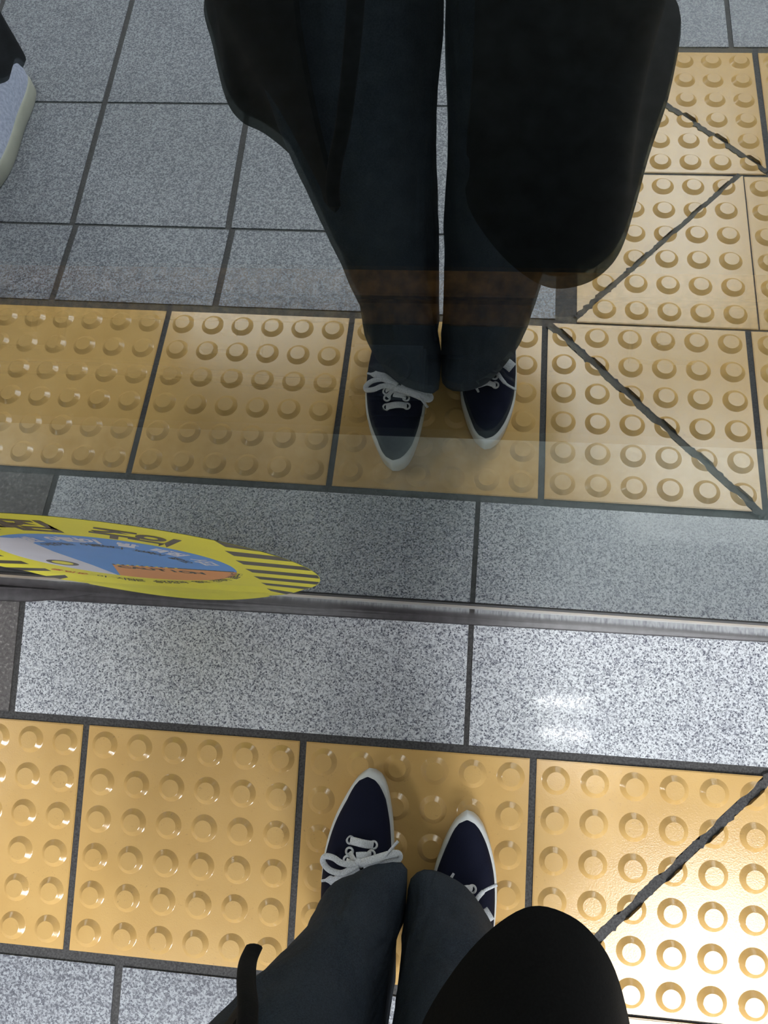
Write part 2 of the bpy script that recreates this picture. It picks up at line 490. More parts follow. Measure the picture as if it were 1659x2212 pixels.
# ------------------------------------------------------------------ caution sticker on the glass
def flat(name, col, rough=.45):
    return simple(name, col, rough, noise_amt=.03, scale=30)
M_Y = flat('sticker_yellow', (.86, .80, .045)); M_K = flat('sticker_black', (.055, .050, .045)); M_B = flat('sticker_blue', (.10, .33, .80))
M_W = flat('sticker_white', (.72, .74, .86)); M_O = flat('sticker_orange', (.80, .34, .11)); M_R = flat('sticker_red', (.62, .10, .03))
sx, sz, sr = .150, .268, .203
def sdf_clip(poly, inside):
    return [p for p in poly if inside(p)]
stick = bpy.data.objects.new('caution_sticker', None); C.objects.link(stick)
stick.matrix_world = DM @ Matrix.Translation((sx, -.0002, sz))
STK = []
tag(stick, 'round yellow caution sticker with black stripes and Korean lettering on the glass door', 'sticker')
def disc(bm, r, y, cx=0, cz=0, n=96, mi=0, th=.00002):
    a = [bm.verts.new((cx + r*math.cos(2*PI*i/n), y, cz + r*math.sin(2*PI*i/n))) for i in range(n)]
    b = [bm.verts.new((cx + r*math.cos(2*PI*i/n), y + th, cz + r*math.sin(2*PI*i/n))) for i in range(n)]
    bm.faces.new(a).material_index = mi; bm.faces.new(b[::-1]).material_index = mi
    for i in range(n): bm.faces.new((a[i], a[(i+1) % n], b[(i+1) % n], b[i])).material_index = mi
def xz(bm, poly, y, mi=0, th=.00002):
    a = [bm.verts.new((x, y, z)) for x, z in poly]; b = [bm.verts.new((x, y+th, z)) for x, z in poly]
    bm.faces.new(a).material_index = mi; bm.faces.new(b[::-1]).material_index = mi
    for i in range(len(poly)): bm.faces.new((a[i], a[(i+1) % len(a)], b[(i+1) % len(a)], b[i])).material_index = mi
bm = bmesh.new(); disc(bm, sr, 0.0)
bm_obj('yellow_disc', bm, M_Y, stick)
# lower rim has peeled away from the pane and curls over the rail
bm = bmesh.new(); rr = []
for i in range(41):
    x = -.115 + .23*i/40; z0 = -math.sqrt(sr*sr*.9 - x*x)
    ext = .020*math.cos(x/.115*PI/2)**1.0
    rr.append([(x, -.0030 - .0030*math.cos(x/.118*PI/2)*q**1.4, z0 + .012 - (.030 + ext)*q) for q in (0, .2, .4, .6, .8, 1.0)])
loft(bm, rr, closed=False)
bm_obj('curled_edge', bm, M_Y, stick, smooth=True)
# side stripes
for side in (1, -1):
    for z0, z1, xi in ((.413, .388, .292), (.370, .347, .288), (.324, .303, .285), (.278, .257, .282), (.233, .213, .279), (.188, .170, .276), (.147, .135, .273)):
        z0 -= sz; z1 -= sz; xi -= sx
        def edge(z): return math.sqrt(max(0, (sr-.0006)**2 - z*z))
        dz = .012
        poly = [(xi, z0), (xi + .002, z1)]
        for q in range(9):
            zz = z1 - dz + (z0 - z1)*q/8
            poly.append((edge(zz), zz))
        poly = [(side*x, z) for x, z in poly]
        if poly[2][0]*side > xi:
            bm = bmesh.new(); xz(bm, poly, -.00006); bm_obj('hazard_stripe', bm, M_K, stick)
# inner picture
ix, iz, ir = .003, .013, .117
bm = bmesh.new(); disc(bm, ir, -.00006, ix, iz)
bm_obj('blue_panel', bm, M_B, stick)
bm = bmesh.new()
an0 = math.asin((-.030)/ir)
arc = [(ix + ir*math.cos(a), iz + ir*math.sin(a)) for a in [an0 - (an0 + math.radians(113))*q/24 for q in range(25)]]
xz(bm, [(arc[0][0], arc[0][1])] + arc[1:] + [(-.018, -.018)], -.00009)
bm_obj('orange_panel', bm, M_O, stick)
bm = bmesh.new()
arc = [(ix + ir*.999*math.cos(a), iz + ir*.999*math.sin(a)) for a in [math.radians(245) - math.radians(113)*q/24 for q in range(25)]]
xz(bm, arc + [(-.054, .100), (-.050, .086), (-.052, .040), (-.046, -.030), (-.045, -.09)], -.00010)
bm_obj('white_panel', bm, M_W, stick)
bm = bmesh.new()
for i in range(26):
    x0 = -.018 + .0052*i; x1 = x0 + .0030
    if x1 > .112: break
    if i < 10 or True: xz(bm, [(x0, -.0185), (x1, -.0185), (x1 + .001, -.0135), (x0 + .001, -.0135)], -.00014, mi=(1 if (i % 2 and i < 14) else 0))
xz(bm, [(.040, -.0185), (.113, -.0185), (.1135, -.0140), (.040, -.0140)], -.00012)
bm_obj('striped_edge', bm, [M_K, M_Y], stick)
bm = bmesh.new(); disc(bm, .0165, -.00014, -.078, -.028, 40, 0); disc(bm, .0110, -.00018, -.078, -.028, 40, 1)
bm_obj('ring_mark', bm, [M_K, M_Y], stick)

def text_mesh(s, size, offset=0.0):
    c = bpy.data.curves.new('lettering', 'FONT'); c.body = s; c.size = size; c.align_x = 'CENTER'; c.align_y = 'CENTER'
    c.offset = offset; c.extrude = 0.0
    o = bpy.data.objects.new('lettering', c); C.objects.link(o)
    bpy.context.view_layer.update()
    me = bpy.data.meshes.new_from_object(o.evaluated_get(bpy.context.evaluated_depsgraph_get()))
    C.objects.unlink(o); bpy.data.objects.remove(o)
    return me
def arc_text(name, s, size, cx, cz, r, a0, da, mat, y=-.00022, offset=0.0, sxk=1.0, down=False, split=False):
    """letters set along an arc; a0 first angle from vertical (deg, clockwise), da step"""
    bm = bmesh.new()
    for i, ch in enumerate(s):
        if ch == ' ': continue
        me = text_mesh(ch, size, offset)
        th = math.radians(a0 + da*i)
        if down: px, pz, rot = cx + r*math.sin(th), cz - r*math.cos(th), -th
        else: px, pz, rot = cx + r*math.sin(th), cz + r*math.cos(th), th
        for v in me.vertices:
            X, Z = v.co.x*sxk, v.co.y
            if not down: x = X*math.cos(rot) + Z*math.sin(rot); z = -X*math.sin(rot) + Z*math.cos(rot)
            else: x = X*math.cos(rot) + Z*math.sin(rot); z = -X*math.sin(rot) + Z*math.cos(rot)
            v.co = (px + x, y, pz + z)
        if split: new_obj(name, me, mat, stick); continue
        bm.from_mesh(me); bpy.data.meshes.remove(me)
    if split: bm.free(); return
    me = bpy.data.meshes.new(name); bm.to_mesh(me); bm.free()
    return new_obj(name, me, mat, stick)
OCX, OCZ = -.015, -.006
arc_text('title_letter', '발빠짐 주의', .046, OCX, OCZ, .165, -19, 11.1, M_K, offset=.0016, split=True)
arc_text('white_lettering', '동반 어린이 발 빠짐 사고', .021, ix, iz, .096, -37, 9.2, M_W, offset=.0010)
arc_text('small_lettering', '어린이는 어른보다 보폭이 짧아요', .013, ix, iz, .076, -33, 7.0, M_K, offset=.0002)
bm = bmesh.new()
for i, ch in enumerate('CAUTION'):
    me = text_mesh(ch, .0185, .0008)
    for v in me.vertices: v.co = (-.010 + .0130*i + v.co.x*1.02, -.00022, -.0300 - .0016*i + v.co.y)
    bm.from_mesh(me); bpy.data.meshes.remove(me)
me = bpy.data.meshes.new('caution_lettering'); bm.to_mesh(me); bm.free(); new_obj('caution_lettering', me, M_K, stick)
arc_text('red_lettering', '출입문', .015, ix - .02, iz, .137, -45, 6.0, M_R, down=True, offset=.0002)
arc_text('bottom_lettering', '이 지점은 승강장과 열차 간격이 넓습니다', .014, ix - .02, iz, .137, -24, 4.6, M_K, down=True, offset=.0002)

# the lower rim of the sticker laps over the steel rail
for o in [c for c in stick.children if c.name.split('.')[0] != 'curled_edge']:
    bm = bmesh.new(); bm.from_mesh(o.data)
    for zc in (.152 - sz, .122 - sz):
        bmesh.ops.bisect_plane(bm, geom=bm.verts[:] + bm.edges[:] + bm.faces[:], plane_co=(0, 0, zc), plane_no=(0, 0, 1))
    for v in bm.verts: v.co.y -= .0028*max(0, min(1, (.152 - sz - v.co.z)/.030))
    bm.to_mesh(o.data); bm.free()

# ------------------------------------------------------------------ beyond the glass
bm = bmesh.new(); box(bm, -3.6, 5.1, .014, .232, -.16, -.001); box(bm, -3.6, 5.1, .014, .20, -1.15, -.16)
tag(bm_obj('platform_edge', bm, M_CONC), 'concrete ledge of the platform beyond the glass', kind='structure')
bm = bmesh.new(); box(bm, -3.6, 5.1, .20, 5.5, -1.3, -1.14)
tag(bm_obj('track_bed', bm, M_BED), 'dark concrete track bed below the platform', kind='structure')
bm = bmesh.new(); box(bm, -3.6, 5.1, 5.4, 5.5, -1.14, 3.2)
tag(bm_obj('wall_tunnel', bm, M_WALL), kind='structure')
RAILP = [(-.065, 0), (-.065, .012), (-.012, .03), (-.009, .10), (-.034, .115), (-.036, .145), (.036, .145), (.034, .115), (.009, .10), (.012, .03), (.065, .012), (.065, 0)]
for yy, lab in ((.845, 'rusty steel running rail nearest the platform, seen through the glass'), (2.28, 'rusty steel running rail on the far side of the track')):
    r = bpy.data.objects.new('running_rail', None); C.objects.link(r); r.location = (0, yy, -1.10)
    tag(r, lab, 'rail', 'running rails of the track')
    bm = bmesh.new(); loft(bm, [[(x, y, z) for y, z in RAILP] for x in (-3.6, 5.1)], True, True); bm_obj('rail_body', bm, M_RUST, r)
    bm = bmesh.new(); box(bm, -3.6, 5.1, -.030, .030, .1452, .147); bm_obj('rail_head', bm, M_RUST, r)
    for i in range(13):
        x = -3.3 + .62*i
        bm = bmesh.new(); box(bm, x-.09, x+.09, -.15, .15, -.04, .0); box(bm, x-.02, x+.02, -.11, -.07, 0, .03); box(bm, x-.02, x+.02, .07, .11, 0, .03)
        bm_obj('rail_fastening', bm, M_BED, r)
M_BOX = simple('blue_grey_painted_steel', (.12, .14, .18), .5)
jb = bpy.data.objects.new('junction_box', None); C.objects.link(jb); jb.location = (.285, .60, -1.14)
tag(jb, 'small dark blue-grey junction box on the track bed, dim through the glass', 'junction box')
bm = bmesh.new(); box(bm, -.10, .10, -.08, .07, 0, .20); bmesh.ops.bevel(bm, geom=bm.edges[:], offset=.008, segments=2, affect='EDGES'); bm_obj('box_body', bm, M_BOX, jb)
bm = bmesh.new(); box(bm, -.085, .085, -.065, .055, .2, .212); bm_obj('lid', bm, M_BOX, jb)
bm = bmesh.new(); torus(bm, (.03, 0, .215), .032, .006); bm_obj('round_port', bm, M_BOX, jb)
bm = bmesh.new(); tube(bm, [(-.10, 0, .06), (-.30, .0, .04), (-.9, .03, .03), (-2.2, .0, .03)], .018); bm_obj('conduit', bm, M_BOX, jb)

# ------------------------------------------------------------------ ceiling and lamps
bm = bmesh.new(); box(bm, -3.6, 5.1, -6.0, .6, CEIL_Z + .06, CEIL_Z + .16)
tag(bm_obj('ceiling', bm, M_CEIL), kind='structure')
def emis(name, s):
    m = bpy.data.materials.new(name); m.use_nodes = True; t = m.node_tree
    t.nodes.remove(t.nodes['Principled BSDF']); e = N(t, 'ShaderNodeEmission', Strength=s); e.inputs[0].default_value = (.95, .98, 1, 1)
    t.links.new(e.outputs[0], t.nodes['Material Output'].inputs[0]); return m
for i, (fx, fy, ln, wd, rad, lab) in enumerate(FIXTURES):
    f = bpy.data.objects.new('ceiling_lamp', None); C.objects.link(f); f.location = (fx, fy, CEIL_Z)
    tag(f, lab, 'lamp', 'ceiling lamps')
    bm = bmesh.new(); box(bm, -ln/2-.03, ln/2+.03, -wd/2-.03, wd/2+.03, .025, .06); bm_obj('housing', bm, M_CEIL, f)
    if i == 0:
        for dy in (-.078, .078):
            tb = bmesh.new(); tube(tb, [(-ln/2, dy, .0), (0, dy, .0), (ln/2, dy, .0)], .018, 12, 2)
            bm_obj('tube', tb, emis('lit_tube', rad), f)
    else:
        tb = bmesh.new(); box(tb, -ln/2, ln/2, -wd/2, wd/2, .0, .02); bm_obj('diffuser', tb, emis('lit_diffuser', rad), f)

# ------------------------------------------------------------------ people
def eyelets(bm, pts, r=.0042):
    for p in pts: torus(bm, p, r, .0014, (0, .25, 1))

def make_shoe(parent, name, left, right, z_sole=(.005, .027), m_upper=None, m_sole=None, collar=.085, heel_y=None, inset=.0024, label=None, toeflat=.030):
    """left/right: lists of (x, y) from toe to heel"""
    SL = spline([(x, y, 0) for x, y in left], 6); SR = spline([(x, y, 0) for x, y in right], 6)
    def samp(P, n):
        L = [0.0]
        for a, b in zip(P, P[1:]): L.append(L[-1] + (b-a).length)
        out = []; j = 0
        for i in range(n):
            s = L[-1]*i/(n-1)
            while j < len(L)-2 and L[j+1] < s: j += 1
            out.append(P[j].lerp(P[j+1], (s-L[j])/max(1e-9, L[j+1]-L[j])))
        return out
    n = 34; SL = samp(SL, n); SR = samp(SR, n)
    outline = [(p.x, p.y) for p in SR] + [(p.x, p.y) for p in SL[::-1]]
    # sole
    bm = bmesh.new()
    c = Vector((sum(p[0] for p in outline)/len(outline), sum(p[1] for p in outline)/len(outline), 0))
    def ring(z, k, inn):
        o = []
        for x, y in outline:
            d = Vector((x, y, 0)) - c; L = d.length; o.append(tuple(c + d*((L - inn)/L))[:2] + (z,))
        return o
    loft(bm, [ring(z_sole[0], 1, .003), ring(z_sole[0]+.002, 1, .0006), ring(z_sole[1]-.004, 1, 0), ring(z_sole[1], 1, .0015), ring(z_sole[1]+.001, 1, .006)], True, True)
    sole = bm_obj('sole', bm, m_sole, parent, True)
    # upper: rows from toe to heel
    bm = bmesh.new(); rows = []; m = 17
    for i in range(n):
        f = i/(n-1); l = SL[i]; r = SR[i]; mid = (l + r)/2; half = (r - l)/2; wl = half.length
        k = max(.02, (wl - inset)/wl) if wl > inset else .3
        if i < 5:
            h4 = (SR[5] - SL[5])/2; m4 = (SL[5] + SR[5])/2; m0 = (SL[0] + SR[0])/2
            half = h4*math.sqrt(max(.0004, i/5)); mid = m0.lerp(m4, i/5); wl = half.length; k = max(.5, (h4.length - inset)/h4.length)
        mid = mid + Vector((0, -.0055*(1-f)**3, 0)); k *= 1 - .02*max(0, 1 - f/.25)
        H = toeflat + (.052-toeflat)*min(1, f/.32) if f < .32 else .052 + (collar - .052)*min(1, (f-.32)/.25)
        if f < .08: H = z_sole[1] + (H - z_sole[1])*math.sin(f/.08*PI/2)**.7
        row = []
        for j in range(m):
            a = -PI/2 + PI*j/(m-1)
            q = math.sin(a); zz = z_sole[1]-.003 + (H - z_sole[1]+.003)*math.cos(a)**(.62)
            row.append(mid + half*(q*k) + Vector((0, 0, zz)))
            if False: row[-1] = mid + Vector((0, 0, z_sole[1]-.003 + .004*math.cos(a)))
        rows.append(row)
    loft(bm, rows, closed=False)
    bm.verts.ensure_lookup_table()
    bmesh.ops.remove_doubles(bm, verts=bm.verts, dist=.0001)
    up = bm_obj(name, bm, m_upper, None, True)
    sole.parent = up; up.parent = parent
    if label: up['label'] = label
    return up

def by_angle(poly, n, z):
    """section of a leg, one point per direction from its centre"""
    P = closed_resample(poly, 160, z); c = sum(P, Vector())/160; out = []
    ang = [math.atan2(p.y-c.y, p.x-c.x) for p in P]
    for i in range(n):
        a = 2*PI*i/n; best = None
        for q in range(160):
            d0 = (ang[q]-a+PI) % (2*PI) - PI; d1 = (ang[(q+1) % 160]-a+PI) % (2*PI) - PI
            if abs(d0) < 1 and abs(d1) < 1 and d0*d1 <= 0 and d0 != d1:
                best = P[q].lerp(P[(q+1) % 160], d0/(d0-d1)); break
        out.append(best if best else P[min(range(160), key=lambda q: abs((ang[q]-a+PI) % (2*PI)-PI))].copy())
    return out

GAP = [(.07, .4492, .4505), (.115, .4455, .4465), (.17, .4405, .4505), (.31, .4400, .4500), (.41, .4395, .4545), (.47, .4430, .4500), (.505, .4470, .4460), (2, .4470, .4460)]
def gap_at(z):
    for (z0, l0, r0), (z1, l1, r1) in zip(GAP, GAP[1:]):
        if z <= z1: f = max(0, (z-z0)/(z1-z0)); return l0+(l1-l0)*f, r0+(r1-r0)*f
def leg_mesh(bm, sections, n=64, seed=0, amp=.003, side=0):
    """sections: list of (z, polygon)"""
    R = [(z, by_angle(poly, n, z)) for z, poly in sections]
    out = []; m = 46
    idx = [r[1] for r in R]
    for i in range(m):
        t = (len(R)-1)*i/(m-1)
        ring = []
        for j in range(n):
            p = crom([r[j] for r in idx], t)
            d = noise.noise(Vector((p.x*14 + seed, p.y*14, p.z*2.5)))*amp*3.0 + (abs(noise.noise(Vector((p.x*22 + seed, p.y*22 + p.z*9, p.z*4))))-.2)*amp*2.4
            c = Vector((sum(q.x for q in idx[0])/n, sum(q.y for q in idx[0])/n, p.z)); e = (p-c)
            rg_ = (1 - abs(noise.noise(Vector((p.x*7 + seed*3, p.y*7 + p.z*2.0, p.z*1.6)))))**7
            rg2 = (1 - abs(noise.noise(Vector((p.x*13 - p.z*4 + seed, p.y*11, p.z*3.0)))))**9
            d += (rg_*1.3 + rg2*.8)*amp - amp
            p = p + e.normalized()*d
            if side: g = (.4400, .4505) if (p.y < -.365 and p.z < .2) else gap_at(p.z); p.x = min(p.x, g[0]) if side < 0 else max(p.x, g[1])
            ring.append(p)
        out.append(ring)
    return out

# ---- skin body (one continuous surface)
def body_mesh(mirror=1):
    V = []; E = []; Rr = []
    def v(p, r, par=None):
        V.append((p[0]*mirror, p[1], p[2])); Rr.append(r)
        if par is not None: E.append((par, len(V)-1))
        return len(V)-1
    pel = v((0, 0, .86), .105); ab = v((0, 0, 1.0), .095, pel); ch = v((0, -.01, 1.17), .11, ab); nb = v((0, -.015, 1.32), .062, ch)
    nk = v((0, .0, 1.40), .045, nb); v((0, .012, 1.47), .05, nk)
    def hand(w, p0, fw, side, curl):
        """palm and five fingers; fw forward, side sideways, curl inward"""
        fw = Vector(fw).normalized(); side = Vector(side).normalized(); cu = Vector(curl).normalized()
        pm = v(p0 + fw*.035, .022, w); 
        for k, (off, ln) in enumerate(((-.027, .058), (-.009, .068), (.009, .072), (.027, .066))):
            b = v(p0 + fw*.078 + side*off, .0095, pm)
            c1 = v(p0 + fw*(.078 + ln*.45) + side*off*1.1 + cu*.008, .0085, b)
            c2 = v(p0 + fw*(.078 + ln*.75) + side*off*1.1 + cu*.026, .0078, c1)
            v(p0 + fw*(.078 + ln*.85) + side*off*1.05 + cu*.044, .0068, c2)
        t0 = v(p0 + fw*.025 + side*.034 + cu*.006, .0115, pm); t1 = v(p0 + fw*.055 + side*.052 + cu*.018, .0100, t0)
        v(p0 + fw*.080 + side*.054 + cu*.030, .0085, t1)
    # raised right arm (holds the camera side), left arm hanging
    sh = v((.15, -.01, 1.29), .052, ch); el = v((.22, .09, 1.09), .038, sh); wr = v((.11, .27, 1.12), .026, el)
    hand(wr, Vector((.085, .295, 1.125)), (-.35, .9, 0), (-1, -.35, 0), (0, 0, -1) if False else (0, .1, .9))
    sh = v((-.15, -.01, 1.29), .052, ch); el = v((-.20, -.02, 1.03), .038, sh); wr = v((-.205, .03, .81), .026, el)
    hand(wr, Vector((-.205, .032, .785)), (0, .08, -1), (0, 1, .05), (1, 0, 0))
    for s in (-1, 1):
        hp = v((s*.075, 0, .80), .085, pel); kn = v((s*.062, .02, .46), .052, hp); an = v((s*.058, -.005, .11), .034, kn)
        ft = v((s*.056, .03, .040), .022, an); v((s*.056, .07, .034), .014, ft)
    me = bpy.data.meshes.new('person'); me.from_pydata(V, E, [])
    o = bpy.data.objects.new('tmp', me); C.objects.link(o)
    sk = o.modifiers.new('s', 'SKIN'); sk.use_smooth_shade = True
    for i, r in enumerate(Rr):
        me.skin_vertices[0].data[i].radius = (r, r)
    me.skin_vertices[0].data[0].use_root = True
    ss = o.modifiers.new('u', 'SUBSURF'); ss.levels = 2; ss.render_levels = 2
    bpy.context.view_layer.update()
    base = bpy.data.meshes.new_from_object(o.evaluated_get(bpy.context.evaluated_depsgraph_get()))
    bm = bmesh.new(); bm.from_mesh(base)
    bpy.data.objects.remove(o); bpy.data.meshes.remove(base)
    # head with face, merged by voxels
    def ball(c, r, n=24):
        g = bmesh.ops.create_uvsphere(bm, u_segments=n, v_segments=n//2, radius=1.0)
        for q in g['verts']: q.co = Vector((c[0] + q.co.x*r[0], c[1] + q.co.y*r[1], c[2] + q.co.z*r[2]))
    ball((0, .012, 1.525), (.073, .092, .095), 32); ball((0, .040, 1.475), (.052, .058, .062))
    ball((0, .105, 1.500), (.011, .016, .016)); ball((0, .098, 1.520), (.007, .010, .026))
    ball((0, .092, 1.463), (.022, .010, .005)); ball((0, .090, 1.453), (.019, .010, .006)); ball((0, .080, 1.432), (.020, .018, .016))
    for s in (-1, 1):
        ball((s*.030, .088, 1.524), (.014, .010, .008)); ball((s*.031, .090, 1.543), (.018, .008, .005)); ball((s*.040, .066, 1.495), (.022, .022, .020)); ball((s*.073, .008, 1.512), (.010, .018, .030))
    me = bpy.data.meshes.new('person'); bm.to_mesh(me); bm.free()
    o = bpy.data.objects.new('tmp', me); C.objects.link(o)
    rm = o.modifiers.new('r', 'REMESH'); rm.mode = 'VOXEL'; rm.voxel_size = .0055; rm.use_smooth_shade = True
    sm = o.modifiers.new('m', 'SMOOTH'); sm.iterations = 3; sm.factor = .5
    bpy.context.view_layer.update()
    out = bpy.data.meshes.new_from_object(o.evaluated_get(bpy.context.evaluated_depsgraph_get()))
    bpy.data.objects.remove(o)
    return out

def hair_bm(long=True):
    bm = bmesh.new(); rows = []
    n = 48; m = 22
    for i in range(m):
        f = i/(m-1); row = []
        for j in range(n):
            a = 2*PI*j/n; ph = f*PI*.62
            face = max(0, math.sin(a))**2          # front opening
            ph2 = ph*(1 - .50*face)
            x = .084*math.sin(ph2)*math.cos(a); y = .104*math.sin(ph2)*math.sin(a) + .004; z = 1.535 + .098*math.cos(ph2)
            if long and f > .7 and face < .45: z -= (f-.7)/.3*.13; x *= 1 + .03*(f-.7); y = y*(1) 
            w_ = .003*noise.noise(Vector((a*9, f*2, 0)))
            row.append((x*(1+w_*8), y*(1+w_*8), z + w_))
        rows.append(row)
    loft(bm, rows)
    return bm

def face_parts(parent):
    for s in (-1, 1):
        bm = bmesh.new(); bmesh.ops.create_uvsphere(bm, u_segments=16, v_segments=8, radius=.0085)
        for q in bm.verts: q.co += Vector((s*.030, .0925, 1.524))
        bm_obj('eye', bm, M_HAIR, parent, True)

# ---------------- the photographer
ORG = Vector((.450, -.415, 0))
person = new_obj('person', body_mesh(), M_SKIN)
person.location = ORG
tag(person, 'person in a long open black coat, dark jeans and navy sneakers, standing facing the glass', 'person')
inv = Matrix.Translation(-ORG)
def P_(o):        # world-space mesh -> child of the person
    o.data.transform(inv); return o
def part(name, bm, mats, smooth=True): return P_(bm_obj(name, bm, mats, person, smooth))
hb = hair_bm(); bm_obj('hair', hb, M_HAIR, person, True); face_parts(person)

# trousers
ZS = .07
hemL = [(.350, -.372), (.359, -.352), (.374, -.333), (.391, -.316), (.407, -.308), (.421, -.3035), (.437, -.2995), (.4475, -.3045), (.4495, -.335), (.4490, -.40), (.438, -.460), (.400, -.487), (.360, -.470), (.343, -.425)]
hemR = [(.4505, -.325), (.456, -.313), (.474, -.3065), (.496, -.3095), (.515, -.3195), (.532, -.339), (.544, -.365), (.552, -.41), (.546, -.465), (.510, -.495), (.470, -.480), (.4515, -.42), (.4505, -.37)]
def ell(xa, xb, ya, yb, n=16, start=PI*.75):
    cx, cy = (xa+xb)/2, (ya+yb)/2; rx, ry = (xb-xa)/2, (yb-ya)/2; o = []
    for i in range(n):
        a = start - 2*PI*i/n
        c, s = math.cos(a), math.sin(a); e = .82
        o.append((cx + rx*math.copysign(abs(c)**e, c), cy + ry*math.copysign(abs(s)**e, s)))
    return o
def startfix(poly, ref):   # begin each ring at the point nearest the reference direction
    n = len(poly); best = min(range(n), key=lambda i: (poly[i][0]-ref[0])**2 + (poly[i][1]-ref[1])**2)
    return poly[best:] + poly[:best]
def jeans(hem, secs, ref, seed):
    S = [(ZS, startfix(hem, ref))]
    for z, xa, xb, ya, yb in secs: S.append((z, startfix(ell(xa, xb, ya, yb, 28), ((xa+xb)/2 + (ref[2]), yb))))
    return S
secL = [(.13, .342, .4490, -.485, -.300), (.20, .337, .4465, -.488, -.301), (.32, .316, .4410, -.49, -.298), (.45, .298, .4410, -.495, -.285), (.56, .285, .4475, -.50, -.290), (.72, .290, .452, -.52, -.300), (.90, .300, .452, -.52, -.31)]
secR = [(.13, .4510, .560, -.490, -.305), (.20, .4520, .567, -.492, -.303), (.32, .4530, .580, -.495, -.300), (.45, .4540, .592, -.50, -.290), (.56, .4520, .605, -.50, -.290), (.72, .450, .60, -.52, -.300), (.90, .450, .60, -.52, -.31)]
bm = bmesh.new()
for hem, secs, ref, sd in ((hemL, secL, (.421, -.3035, .01), 0), (hemR, secR, (.474, -.3065, -.01), 5)):
    S = jeans(hem, secs, ref, sd)
    rings = leg_mesh(bm, S, seed=sd, amp=.0030, side=-1 if sd == 0 else 1)
    # turn the hem inwards so the cloth has thickness
    r0 = rings[0]; c = sum((Vector(p) for p in r0), Vector())/len(r0)
    # the hem rides up over the instep and drops towards the heel
    for q in range(4):
        for p in rings[q]:
            p.z += ((-.030 if p.y < -.40 else 0)*min(1, (-.40-p.y)/.05))*(1 - q/4)
    inner = [[p + (c-p).normalized()*.003 + Vector((0, 0, .0)) for p in r0], [p + (c-p).normalized()*.004 + Vector((0, 0, .010)) for p in r0]]
    R = loft(bm, [inner[1], inner[0]] + rings, False, True)
    for vtx in R[1]: 
        pass
trous = part('trousers', bm, [M_DENIM, M_HEM])

# coat: an open shell hanging from the shoulders
hem = [(.352, -.282), (.345, -.288), (.330, -.309), (.302, -.350), (.266, -.384), (.237, -.402), (.214, -.436), (.185, -.515), (.160, -.593), (.175, -.68), (.25, -.72), (.40, -.735), (.54, -.705), (.640, -.660), (.687, -.58),
       (.675, -.462), (.650, -.365), (.634, -.295), (.621, -.247), (.606, -.221), (.585, -.205), (.557, -.201), (.529, -.219), (.503, -.250), (.480, -.292), (.474, -.330)]
H = spline([(x, y, .42) for x, y in hem], 5)
def body_ring(xa, xb, ya, yb, z, open_l, open_r, n):
    """open ring, starting at the left front edge, running round the back to the right front edge"""
    cx, cy = (xa+xb)/2, (ya+yb)/2; rx, ry = (xb-xa)/2, (yb-ya)/2; o = []
    a0 = PI/2 + math.asin(min(.95, (cx-open_l)/rx)); a1 = PI/2 - math.asin(min(.95, (open_r-cx)/rx)) + 2*PI
    for i in range(n):
        a = a0 + (a1-a0)*i/(n-1)
        o.append(Vector((cx + rx*math.cos(a), cy + ry*math.sin(a), z)))
    return o
nH = len(H)
prof_ = [H]
tops = [body_ring(.235, .640, -.66, -.245, .62, .352, .480, nH), body_ring(.265, .635, -.60, -.255, .85, .38, .475, nH),
        body_ring(.275, .628, -.575, -.27, 1.05, .41, .475, nH), body_ring(.262, .642, -.565, -.28, 1.22, .43, .47, nH),
        body_ring(.275, .628, -.52, -.33, 1.32, .44, .46, nH), body_ring(.375, .525, -.48, -.355, 1.385, .445, .455, nH)]
allr = [H] + tops
bm = bmesh.new(); rows = []
m = 44
for i in range(m):
    t = (len(allr)-1)*(i/(m-1)); row = []
    for j in range(nH):
        p = crom([r[j] for r in allr], t)
        f = max(0, 1 - i/(m*.7))
        d = noise.noise(Vector((p.x*7, p.y*7, p.z*1.5)))*.010*f*(0 if i == 0 else 1)
        e = Vector((p.x-.45, p.y+.45, 0)).normalized()
        row.append(p + e*d)
    rows.append(row)
loft(bm, rows, closed=False)
# inner lining gives thickness
rows2 = []
for r in rows:
    rr_ = []
    for j, p in enumerate(r):
        e = Vector((.45-p.x, -.45-p.y, 0)).normalized(); rr_.append(p + e*.006)
    rows2.append(rr_)
loft(bm, rows2, closed=False)
loft(bm, [rows[0], rows2[0]], closed=False)
loft(bm, [[r[0] for r in rows], [r[0] for r in rows2]], closed=False); loft(bm, [[r[-1] for r in rows], [r[-1] for r in rows2]], closed=False)
O = ORG
tube(bm, [O + Vector(q) for q in ((.13, -.01, 1.30), (.17, .01, 1.25), (.225, .085, 1.10), (.20, .15, 1.10), (.125, .25, 1.118))], lambda f: .072 - .026*f, 18)
tube(bm, [O + Vector(q) for q in ((-.13, -.01, 1.30), (-.18, -.01, 1.22), (-.205, -.02, 1.03), (-.21, .005, .93), (-.207, .028, .83))], lambda f: .070 - .022*f, 18)
part('coat', bm, M_COAT)
# dark sweater in the coat's opening
bm = bmesh.new()
loft(bm, [[ORG + Vector((w_*math.cos(a), d_*math.sin(a)-.005, z)) for a in [2*PI*q/32 for q in range(32)]] for z, w_, d_ in
      ((.80, .150, .118), (.90, .150, .122), (1.05, .140, .118), (1.20, .150, .122), (1.29, .120, .095), (1.34, .085, .070), (1.39, .058, .058))])
part('sweater', bm, M_JKT)
